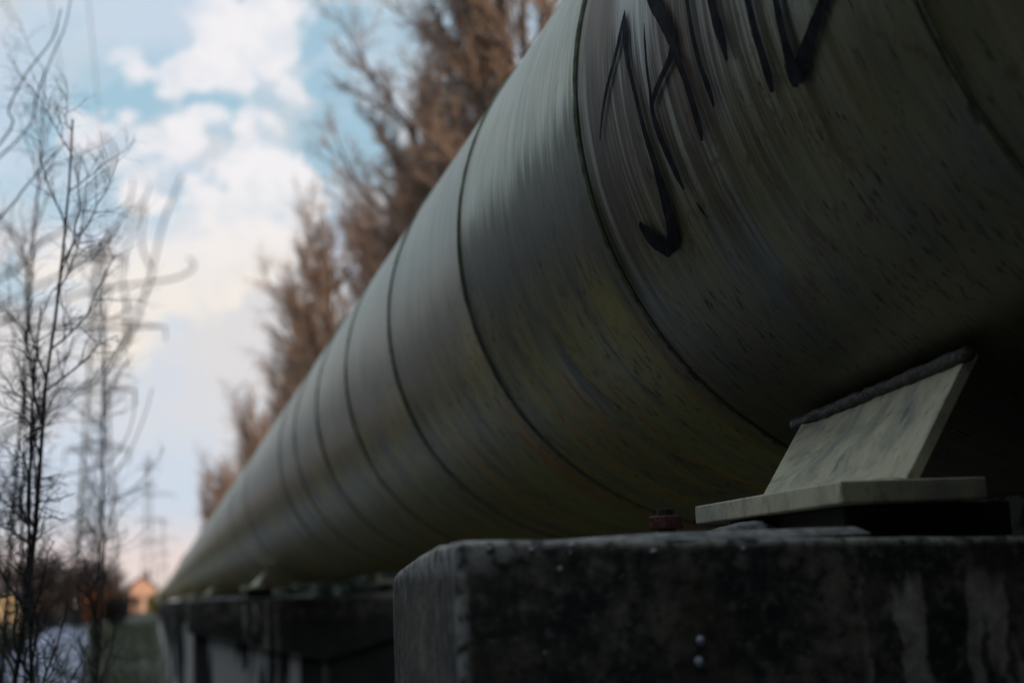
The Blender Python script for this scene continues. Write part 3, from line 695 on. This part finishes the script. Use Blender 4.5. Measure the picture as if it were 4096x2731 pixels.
big = [bare_tree("bare_tree", CFG, 11, 12.4, 0.19, (MAT['bark'], MAT['twig'])),
       bare_tree("bare_tree", CFG2, 23, 11.6, 0.16, (MAT['bark'], MAT['twig'])),
       bare_tree("bare_tree", CFG2, 37, 11.0, 0.14, (MAT['bark'], MAT['twig'])),
       bare_tree("thicket_tree", CFG3, 41, 4.6, 0.07, (MAT['dkbark'], MAT['thicket'])),
       bare_tree("thicket_tree", CFG3, 43, 4.0, 0.06, (MAT['dkbark'], MAT['thicket']))]
used = set()
def place_tree(k, x, y, rz, sc, label, group, wide=1.0):
    o = big[k] if k not in used else copy_tree(big[k]); used.add(k)
    o.location = (x, y, ground_h(x, y) - 0.05); o.rotation_euler = (0, 0, rz); o.scale = (sc * wide, sc * wide, sc)
    tag(o, label, "tree", group)
RT = [(0, 6.9, 23.0, 0.3, 1.10, "tall bare tree with thick leaning limbs, right above the pipe at the top edge"),
      (1, 9.8, 21.5, 1.9, 1.10, "bare tree at the top edge, right of the thick-limbed one, cut by the pipe"),
      (2, 11.5, 26.0, 2.9, 1.15, "bare tree behind the thick-limbed one, rightmost at the top edge"),
      (2, 7.7, 26.8, 0.9, 1.16, "open-crowned bare tree whose left side rises straight to the top edge"),
      (0, 9.3, 30.0, 2.7, 1.08, "bare tree seen through the gaps between the two tallest ones"),
      (1, 7.2, 30.5, 4.0, 1.06, "bare tree at the first step down of the tree row"),
      (2, 6.5, 33.5, 3.4, 1.12, "bushy bare tree just below the first step down of the tree row"),
      (0, 6.5, 37.5, 5.1, 1.02, "warm brown bare tree a third of the way down the row's outline"),
      (1, 6.5, 41.0, 0.5, 1.03, "bare tree at the first notch in the row's outline"),
      (2, 6.4, 45.0, 2.5, 1.05, "bare tree just beyond the first notch in the row's outline"),
      (0, 6.4, 49.0, 1.9, 1.02, "dense bare tree between the first notch and the proud one"),
      (2, 6.2, 53.5, 1.3, 1.03, "bare tree with its top standing proud halfway down the row"),
      (1, 6.5, 58.5, 2.2, 0.96, "bare tree just past the middle of the row"),
      (0, 6.4, 64.0, 3.0, 0.94, "dark brown bare tree at the second notch of the row"),
      (1, 6.4, 70.0, 5.7, 0.96, "bare tree below the second notch of the row"),
      (2, 6.5, 76.0, 4.4, 0.98, "bare tree where the row's outline starts to thin out")]
for k, y in enumerate((83, 90, 98, 107, 117, 128, 142, 160, 185)):
    RT.append((k % 3, 6.4 + 0.25 * (k % 2), y, 1.1 * k, 0.93 + 0.03 * (k % 3), "one of the small reddish bare trees merging at the far low end of the row"))
for a in RT: place_tree(*a, "bare trees in a row behind the pipe", 1.36 if 32 < a[2] < 46 else 1.1 if a[2] > 32 else 1.05)
LT = [(3, -9.6, 92, 0.2, 0.85, "dark bare tree beside the cream house at the left edge"),
      (4, -8.6, 97, 1.2, 0.95, "dark thicket tree second from the cream house"),
      (3, -7.6, 101, 2.2, 0.80, "dark rounded tree left of the walking person"),
      (4, -6.7, 104, 3.3, 0.95, "dark bushy tree just left of the walking person"),
      (3, -5.6, 110, 4.1, 0.80, "dark tree behind the walking person"),
      (4, -4.0, 108, 5.1, 0.98, "dark tree right of the orange-leaved shrub, highest of the right end"),
      (3, -3.1, 112, 0.9, 0.62, "dark tree sloping down toward the salmon house"),
      (4, -2.2, 116, 2.9, 0.50, "lowest dark bush at the right end of the thicket"),
      (3, -11.2, 98, 5.9, 1.0, "dark thicket tree behind the cream house")]
LT += [(4, -10.3, 104, 2.6, 1.05, "dark tree filling the gap behind the second thicket tree"), (3, -7.2, 108, 0.7, 1.0, "dark tree in the back of the thicket, left of the person"),
       (4, -5.2, 118, 1.7, 1.05, "dark tree in the back of the thicket, above the orange-leaved shrub"), (3, -3.4, 122, 3.9, 0.85, "dark tree in the back of the thicket, near its right end"),
       (4, -2.6, 108, 4.9, 0.42, "small dark bush low against the salmon house")]
for a in LT: place_tree(*a, "dark trees beyond the path", 2.3)

# leafy crowns
def leafy(name, seed, H, rx, n, leaf, mat, z0=0.2, clumps=40):
    r_ = np.random.default_rng(seed)
    cc = r_.normal(0, 1, (clumps, 3)); cc /= np.linalg.norm(cc, axis=1, keepdims=True); cc *= r_.uniform(0.35, 0.95, (clumps, 1))
    P = cc[r_.integers(0, clumps, n)] + r_.normal(0, 0.16, (n, 3))
    P = P * np.array([rx, rx, (H - z0) / 2]); P[:, 2] += z0 + (H - z0) / 2
    P[:, 2] = np.maximum(P[:, 2], 0.02)
    A = r_.normal(0, 1, (n, 3)); A /= np.linalg.norm(A, axis=1, keepdims=True)
    B = np.cross(A, r_.normal(0, 1, (n, 3))); B /= np.linalg.norm(B, axis=1, keepdims=True)
    s = (leaf * r_.uniform(0.5, 1.3, (n, 1)))
    V = np.stack([P - A*s, P + B*s*0.5, P + A*s, P - B*s*0.5], 1).reshape(-1, 3); F = np.arange(4*n).reshape(-1, 4)
    root = empty(name); np_mesh("crown", V, F, mat, root)
    segs = []; rnd = random.Random(seed)
    grow(segs, Vector((0, 0, -0.1)), Vector((0, 0, 1)), H * 0.85, H * 0.018 + 0.01, 0, dict(CFG, seg=[6, 4], n=[12], t0=[0.2]), rnd)
    V, F = tubes([s_[:5] for s_ in segs]); np_mesh("trunk", V, F, MAT['bark'], root, True)
    return root
o = leafy("orange_shrub", 5, 3.6, 1.0, 2600, 0.10, MAT['leafor'], 0.1); o.scale = (0.8, 0.8, 0.8); o.location = (-3.85, 99, 0); tag(o, "shrub with dry orange leaves right behind the walking person", "shrub")
o = leafy("yellow_green_bush", 6, 3.4, 1.2, 2600, 0.10, MAT['leafyg'], 0.0); o.location = (0.35, 130, 0); o.scale = (0.8, 0.8, 0.8); tag(o, "yellow green bush between the salmon house and the pipe's far end", "bush")
ev = leafy("screen_evergreen", 8, 8.5, 2.6, 14000, 0.19, MAT['leafdk'], 0.2, 70)  # unseen evergreens, added to keep sky light off the pipe and pier
EV = [(-8.0, 3, 1.2, "dark evergreen added on the left bank level with the camera to block light"), (-8.2, 8, 1.1, "second dark evergreen added along the left bank to block light"), (-9.0, 13.5, 1.1, "third dark evergreen added along the left bank to block light"),
      (-9.2, 20, 1.0, "fourth dark evergreen added along the left bank to block light"), (-9.8, 27, 1.0, "fifth dark evergreen added along the left bank to block light"), (-10.2, 35, 1.0, "sixth dark evergreen added along the left bank to block light"), (-10.8, 44, 1.0, "seventh dark evergreen added along the left bank to block light"),
      (-8.2, -2, 1.25, "dark evergreen added on the left bank just behind the camera to block light"), (-6.5, -6.5, 1.3, "dark evergreen added behind the camera on the left to block light"),
      (-2.6, -8, 1.3, "dark evergreen added directly behind the camera to block light"), (1.6, -8.5, 1.2, "dark evergreen added behind the camera close to the pipe to block light"), (6.0, -9, 1.2, "dark evergreen added behind the camera beyond the pipe to block light"), (-5.0, -12, 1.4, "tall dark evergreen added farthest behind the camera to block light")]
for i, (x, y, es, lb) in enumerate(EV):
    o = ev if i == 0 else copy_tree(ev)
    o.location = (x, y, ground_h(x, y)); o.rotation_euler = (0, 0, i * 1.3); o.scale = (es, es, es * (1.3 if y < -5 else 0.85 if y < 5 else 1.25 if y < 15 else 0.62))
    tag(o, lb, "tree", "added evergreens that block sky light")

# dense hedge beyond the pipe
def make_hedge():
    r_ = np.random.default_rng(9); n = 90000
    Y = np.where(r_.random(n) < 0.6, r_.uniform(-9, 62, n), r_.uniform(62, 200, n)); H = 2.75 + 0.25 * np.sin(Y * 1.3) + 0.2 * np.sin(Y * 3.1)
    face = r_.random(n); X = np.where(face < 0.6, 3.35 + np.abs(r_.normal(0, 0.15, n)), r_.uniform(3.4, 4.6, n)) + 0.1 * np.sin(Y * 2.1)
    Z = np.where(face < 0.6, r_.uniform(0, 1, n) * H, H - np.abs(r_.normal(0, 0.15, n)))
    P = np.stack([X, Y, Z], 1)
    A = r_.normal(0, 1, (n, 3)); A /= np.linalg.norm(A, axis=1, keepdims=True)
    B = np.cross(A, r_.normal(0, 1, (n, 3))); B /= np.linalg.norm(B, axis=1, keepdims=True)
    s = 0.07 * r_.uniform(0.6, 1.4, (n, 1)) * np.where(Y > 62, 2.2, 1.0)[:, None]
    V = np.stack([P - A*s, P + B*s*0.6, P + A*s, P - B*s*0.6], 1).reshape(-1, 3); F = np.arange(4*n).reshape(-1, 4)
    root = tag(empty("hedge", (4, 20, 0)), "dark dense hedge running along the far side of the pipe", "hedge")
    root.location = (0, 0, 0)
    np_mesh("foliage", V, F, MAT['leafdk'], root)
    V, F = [], []; box(V, F, 3.7, 4.4, -9, 200, 0, 2.4); mesh_obj("branch_core", V, F, MAT['dkbark'], root)
make_hedge()

# ------------------------------------------------------------------ near saplings and arching twigs on the left
CS = dict(seg=[18, 7, 6, 4], n=[36, 9, 4], t0=[0.10, 0.12, 0.15], jit=[0.035, 0.17, 0.22, 0.25], up=[0.03, 0.10, 0.04, 0.02],
          ang=[(22, 65), (28, 70), (30, 70)], ratio=[0.12, 0.45, 0.5], fall=[0.25, 0.35, 0.3], tip=[0.22, 0.35, 0.4, 0.5],
          rad=[1, 0.0030, 0.0019, 0.0012], sides=[8, 5, 4, 3])
SAP = [(-0.25, 2.95, 51, 2.2, 0.0085, (-0.02, 0.0), "darkest sapling with a kinked stem and dense twigs near the left edge"),
       (-0.34, 3.15, 62, 2.6, 0.009, (-0.03, 0.0), "dark sapling cut by the left edge, behind the darkest stem"),
       (-0.20, 3.2, 63, 1.6, 0.006, (0.0, 0.0), "short dark sapling just right of the darkest stem"),
       (-0.17, 3.5, 64, 1.75, 0.007, (0.02, 0.0), "small spreading sapling, rightmost of the dark ones"),
       (-0.29, 4.4, 73, 2.6, 0.009, (0.0, 0.0), "slender sapling, second stem from the left, softly blurred"),
       (-0.24, 6.0, 84, 3.0, 0.010, (0.0, 0.0), "grey blurred sapling whose straight stem stands right of the others"),
       (-0.47, 5.2, 95, 3.4, 0.010, (0.0, 0.0), "blurred sapling farther back at the left edge"),
       (-0.62, 7.0, 98, 3.2, 0.012, (0.0, 0.0), "broad blurred sapling at the left edge, farthest of the group"),
       (-0.36, 8.5, 97, 2.2, 0.010, (0.0, 0.0), "low twiggy sapling beside the path, much blurred")]
for (x, y, sd, H, r0, lean, lb) in SAP:
    o = bare_tree("bare_sapling", dict(CS, ratio=[0.2, 0.45, 0.5]) if sd in (64, 97, 98) else CS, sd, H, r0, (MAT['dkbark'], MAT['dktwig']), 1, lean)
    o.location = (x, y, 0); tag(o, lb, "sapling", "bare saplings at the left edge")

ARCS = [ # (depth, radius, [(x/y, z/y) ...]) rooted on a stem standing left of the view
 (0.86, 0.0017, [(-0.3, 0.1), (-0.2, 0.17), (-0.1006, 0.2212), (-0.0755, 0.246), (-0.0584, 0.2571), (-0.0484, 0.2744), (-0.0398, 0.2887), (-0.0295, 0.2985), (-0.026, 0.3129), (-0.0326, 0.326)]),
 (0.84, 0.0016, [(-0.28, 0.02), (-0.17, 0.075), (-0.0631, 0.1342), (-0.0348, 0.1548), (-0.0176, 0.1759), (-0.0074, 0.2035), (-0.0001, 0.2284), (0.0059, 0.2566), (0.012, 0.2757), (0.0205, 0.2976)]),
 (0.86, 0.0015, [(-0.28, 0.1), (-0.18, 0.16), (-0.1001, 0.1911), (-0.0665, 0.2063), (-0.0293, 0.2148), (-0.006, 0.219), (0.0147, 0.2223), (0.0266, 0.2286), (0.0282, 0.2334), (0.0243, 0.2374)]),
 (0.9, 0.0013, [(-0.18, 0.155), (-0.0667, 0.2215), (-0.0381, 0.2403), (-0.0206, 0.2656), (-0.0074, 0.2753), (-0.0014, 0.2897)]),
 (0.9, 0.0012, [(-0.0206, 0.2656), (-0.0148, 0.2783), (-0.013, 0.2942)]),
 (1.05, 0.001, [(-0.2, 0.0), (-0.0816, 0.0472), (-0.0485, 0.0605), (-0.0345, 0.0776), (-0.0176, 0.0978), (-0.0061, 0.1244), (-0.0002, 0.1454)]),
 (1.1, 0.001, [(-0.2, 0.04), (-0.082, 0.0789), (-0.0571, 0.0869), (-0.0289, 0.0951), (-0.0147, 0.1186), (-0.0113, 0.1455)]),
 (1.15, 0.0012, [(-0.2, 0.22), (-0.13, 0.28), (-0.085, 0.3267), (-0.0781, 0.3524), (-0.0682, 0.3817), (-0.0596, 0.4049), (-0.0553, 0.4313)]),
 (0.84, 0.0013, [(-0.0176, 0.1759), (-0.0171, 0.2035), (-0.0206, 0.2312), (-0.0059, 0.2753)]),
 (0.84, 0.0013, [(-0.0001, 0.2284), (-0.0074, 0.247), (-0.0044, 0.2754)]),
 (1.22, 0.0014, [(-0.2, 0.15), (-0.1012, 0.264), (-0.0873, 0.2828), (-0.0704, 0.3052), (-0.0589, 0.3181)]),
 (1.18, 0.0013, [(-0.2, 0.2), (-0.102, 0.3167), (-0.0967, 0.3421), (-0.0855, 0.368), (-0.0683, 0.3946), (-0.0626, 0.4177)])]
def make_arching():
    root = tag(empty("arching_shrub", (-0.42, 1.0, 0)), "thin arching twigs crossing the sky at left, pale and far out of focus", "shrub")
    segs = []
    for (dep, r, pts) in ARCS:
        P = []
        for i, (a, c_) in enumerate(pts):
            dy = dep + 0.003 * math.sin(i * 1.3 + dep * 9)
            P.append(Vector((a * dy + 0.42, dy - 1.0, c_ * dy + CH)))
        D = []
        for i in range(len(P) - 1):
            p0, p1, p2, p3 = P[max(i-1, 0)], P[i], P[i+1], P[min(i+2, len(P)-1)]
            for t in np.linspace(0, 1, 6)[:-1]:
                D.append(0.5 * ((2*p1) + (-p0+p2)*t + (2*p0-5*p1+4*p2-p3)*t*t + (-p0+3*p1-3*p2+p3)*t**3))
        D.append(P[-1]); m = len(D)
        segs = []
        for i in range(m - 1):
            segs.append((tuple(D[i]), tuple(D[i+1]), r * (0.68 - 0.32 * i / m), r * (0.68 - 0.32 * (i+1) / m), 6))
        V, F = tubes(segs); np_mesh("twig", V, F, MAT['dktwig'], root, True)
    st = []
    for k in range(14): st.append(((0.0 + 0.01 * math.sin(k), -0.05 + 0.01 * math.cos(k * 1.7), k * 0.2 - 0.1), (0.01 * math.sin(k + 1), -0.05 + 0.01 * math.cos((k + 1) * 1.7), (k + 1) * 0.2 - 0.1), 0.011 - k * 0.0006, 0.0104 - k * 0.0006, 7))
    # join every arc to the stem
    for (dep, r, pts) in ARCS:
        a, c_ = pts[0]
        if a > -0.15: continue
        q_ = (a * dep + 0.42, dep - 1.0, c_ * dep + CH); st.append(((0.0, -0.05, max(0.3, q_[2] - 0.25)), q_, r * 2.0, r * 1.3, 6))
    V, F = tubes(st); np_mesh("stem", V, F, MAT['dkbark'], root, True)
make_arching()

# ------------------------------------------------------------------ pylons and wires
def make_pylon():
    root = empty("lattice_pylon"); H = 43.0
    def half(z_): return 2.2 * (1 - z_ / H) ** 1.15 + 0.35
    segs = []; lv = [0, 5, 10, 15, 20, 25, 30, 34, 38, 43]
    for a, c_ in zip(lv[:-1], lv[1:]):
        ha, hb = half(a), half(c_)
        cs = [(-1, -1), (1, -1), (1, 1), (-1, 1)]
        for i in range(4):
            x, y = cs[i]; x2, y2 = cs[(i+1) % 4]
            segs.append(((x*ha, y*ha, a), (x*hb, y*hb, c_), 0.11, 0.11, 4))
            segs.append(((x*ha, y*ha, a), (x2*hb, y2*hb, c_), 0.055, 0.055, 4))
            segs.append(((x2*ha, y2*ha, a), (x*hb, y*hb, c_), 0.055, 0.055, 4))
            segs.append(((x*hb, y*hb, c_), (x2*hb, y2*hb, c_), 0.055, 0.055, 4))
    V, F = tubes(segs); np_mesh("mast", V, F, MAT['galv'], root)
    for (zz, w) in ((42.0, 3.2), (33.6, 7.8), (26.0, 4.2), (19.0, 3.6)):
        sg = []
        for s in (-1, 1):
            for y in (-0.5, 0.5):
                sg.append(((0, y, zz), (s*w, 0, zz + 0.2), 0.10, 0.08, 4)); sg.append(((0, y, zz + 1.3), (s*w, 0, zz + 0.2), 0.07, 0.07, 4))
            for k in range(1, 5):
                t = k / 5; sg.append(((s*w*t, 0.5*(1-t), zz), (s*w*t, 0, zz + 1.3*(1-t) + .2*t), 0.05, 0.05, 4))
        V, F = tubes(sg); np_mesh("cross_arm", V, F, MAT['galv'], root)
        for s in (-1, 1):
            V, F = tubes([((s*w, 0, zz + .2 - 0.3*k), (s*w, 0, zz - 0.02 - 0.3*k), 0.05, 0.16, 6) for k in range(6)]); np_mesh("insulator", V, F, MAT['dark'], root)
    V, F = tubes([((-0.35, 0, 43), (-1.4, 0, 45.5), 0.16, 0.14, 4), ((0.35, 0, 43), (1.4, 0, 45.5), 0.16, 0.14, 4), ((-0.35, 0, 43), (0.35, 0, 43), 0.16, 0.16, 4)]); np_mesh("peak_horns", V, F, MAT['galv'], root)
    return root
py0 = make_pylon()
for i, (x, y, lb) in enumerate([(-6.3, 172, "nearest lattice power pylon with three cross arms, behind the saplings"),
                                (-1.4, 450, "middle lattice pylon, faint, with a dark top, right of the thicket"),
                                (5.2, 770, "farthest and smallest lattice pylon, close to the pipe")]):
    o = py0 if i == 0 else copy_tree(py0); o.location = (x, y, 0)
    tag(o, lb, "pylon", "power pylons in a line")
for i, dx in enumerate((-1.4, 1.4)):
    segs = []; zt = 45.5 if abs(dx) < 2 else 33
    A, B = Vector((-6.3 + dx, 172, zt)), Vector((-3.0 + dx * (0.6 if abs(dx) < 2 else 1.0), -130, zt))
    P = [A.lerp(B, t) + Vector((0, 0, -6.0 * 4 * t * (1 - t) * 0.7)) for t in np.linspace(0, 1, 41)]
    segs = [(tuple(P[k]), tuple(P[k+1]), 0.03, 0.03, 5) for k in range(40)]
    V, F = tubes(segs)
    tag(np_mesh("power_line", V, F, MAT['wire']), ["left of the two thin wires leaving the nearest pylon's peak overhead", "right of the two thin wires leaving the nearest pylon's peak overhead"][i], "power line", "wires strung from the nearest pylon")

# ------------------------------------------------------------------ houses
def house(x, y, w, d, h, rh, mat, label, rz=0.0, chim=0.3):
    root = empty("house", (x, y, 0), rz)
    V = [(-w/2, 0, -0.2), (w/2, 0, -0.2), (w/2, d, -0.2), (-w/2, d, -0.2), (-w/2, 0, h), (w/2, 0, h), (w/2, d, h), (-w/2, d, h), (0, 0, h + rh), (0, d, h + rh)]
    F = [(0, 1, 5, 8, 4), (2, 3, 7, 9, 6), (1, 2, 6, 5), (3, 0, 4, 7)]
    mesh_obj("wall", V, F, mat, root)
    o_ = 0.35; t_ = 0.14; V, F = [], []
    for s in (-1, 1):
        nx, nz = s * rh, w / 2; ll = math.hypot(nx, nz); nx /= ll; nz /= ll
        e = (s * (w/2 + o_), h - o_ * rh / (w/2)); r_ = (0, h + rh)
        k = len(V)
        for yy in (-o_, d + o_):
            V += [(e[0] + nx*.02, yy, e[1] + nz*.02), (r_[0], yy, r_[1] + .02), (r_[0], yy, r_[1] + .02 + t_), (e[0] + nx*t_, yy, e[1] + nz*t_)]
        F += [(k, k+1, k+2, k+3), (k+4, k+7, k+6, k+5), (k, k+4, k+5, k+1), (k+3, k+2, k+6, k+7), (k, k+3, k+7, k+4)]
    rf = mesh_obj("roof", V, F, MAT['roof'], root)
    V, F = [], []; box(V, F, w*chim - .35, w*chim + .35, d*.3, d*.3 + .7, h + rh*(1 - 2*abs(chim)) - 0.3, h + rh + 0.9); box(V, F, w*chim - .2, w*chim + .2, d*.3 + .15, d*.3 + .55, h + rh + .9, h + rh + 1.3)
    mesh_obj("chimney", V, F, MAT['roof'], rf)
    for wx in (-w*0.25, w*0.25):
        V, F = [], []; box(V, F, wx - .5, wx + .5, -0.06, 0.03, 1.0, 2.3); fr = mesh_obj("window", V, F, MAT['roof'], root)
        V, F = [], []; box(V, F, wx - .42, wx + .42, -0.075, -0.062, 1.08, 2.22); mesh_obj("pane", V, F, MAT['glass'], fr)
    return tag(root, label, "house")
house(-1.6, 245, 4.2, 9, 4.0, 1.6, MAT['salmon'], "small salmon-walled gabled house glowing in low sun left of the pipe's end", 0.1, 0.22)
house(-10.3, 88, 3.2, 7, 2.5, 1.2, MAT['cream'], "cream house wall catching the sun at the left edge of the photo", -0.1, 0.2)

# ------------------------------------------------------------------ the walking person
def skin_obj(name, joints, edges, mat, parent, root_i=0, sub=2):
    me = bpy.data.meshes.new(name); me.from_pydata([j[0] for j in joints], edges, []); me.materials.append(mat)
    o = bpy.data.objects.new(name, me); C.objects.link(o); o.parent = parent
    md = o.modifiers.new("skin", 'SKIN'); md.use_smooth_shade = True
    if not me.skin_vertices: me.skin_vertices.new()
    for i, j in enumerate(joints):
        me.skin_vertices[0].data[i].radius = (j[1], j[2] if len(j) > 2 else j[1]); me.skin_vertices[0].data[i].use_root = (i == root_i)
    sd = o.modifiers.new("sub", 'SUBSURF'); sd.levels = sub; sd.render_levels = sub
    return o
def person(x, y):
    root = tag(empty("person", (x, y, ground_h(x, y) + 0.04)), "person in dark coat and trousers with a pale hat walking on the path", "person")
    J = [((0, 0, 0.95), .14, .11), ((0, 0, 1.2), .15, .11), ((0, 0, 1.42), .16, .10), ((0, 0, 1.53), .055), ((0, 0.0, 1.62), .085, .095), ((0, 0, 1.72), .08, .09),
         ((-.10, 0, .90), .095), ((-.10, -.13, .5), .062), ((-.10, -.05, .09), .04), ((-.10, -.20, .04), .035),
         ((.10, 0, .90), .095), ((.10, .12, .5), .062), ((.10, .26, .13), .04), ((.10, .16, .04), .035),
         ((-.20, 0, 1.42), .06), ((-.26, .08, 1.14), .045), ((-.25, .02, .90), .034), ((-.24, -.02, .82), .03),
         ((.20, 0, 1.42), .06), ((.26, -.06, 1.14), .045), ((.25, -.16, .92), .034), ((.24, -.20, .85), .03)]
    Eg = [(0, 1), (1, 2), (2, 3), (3, 4), (4, 5), (0, 6), (6, 7), (7, 8), (8, 9), (0, 10), (10, 11), (11, 12), (12, 13), (2, 14), (14, 15), (15, 16), (16, 17), (2, 18), (18, 19), (19, 20), (20, 21)]
    skin_obj("body", J, Eg, MAT['skin'], root)
    skin_obj("coat", [((0, 0, .80), .19, .15), ((0, 0, 1.2), .175, .135), ((0, 0, 1.44), .17, .12), ((-.21, 0, 1.43), .08), ((-.27, .08, 1.14), .065), ((-.25, .03, .93), .05), ((.21, 0, 1.43), .08), ((.27, -.06, 1.14), .065), ((.25, -.15, .95), .05)],
             [(0, 1), (1, 2), (2, 3), (3, 4), (4, 5), (2, 6), (6, 7), (7, 8)], MAT['coat'], root, 1)
    skin_obj("trousers", [((0, 0, .95), .16, .13), ((-.10, 0, .88), .115), ((-.10, -.13, .5), .085), ((-.10, -.05, .10), .065), ((.10, 0, .88), .115), ((.10, .12, .5), .085), ((.10, .25, .15), .065)],
             [(0, 1), (1, 2), (2, 3), (0, 4), (4, 5), (5, 6)], MAT['coat'], root)
    rl = rough_lump("hat", (0, 0.01, 1.73), .115, .125, .13, MAT['cap'], 1.0, 0.05, 3); rl.parent = root
person(-4.6, 95)
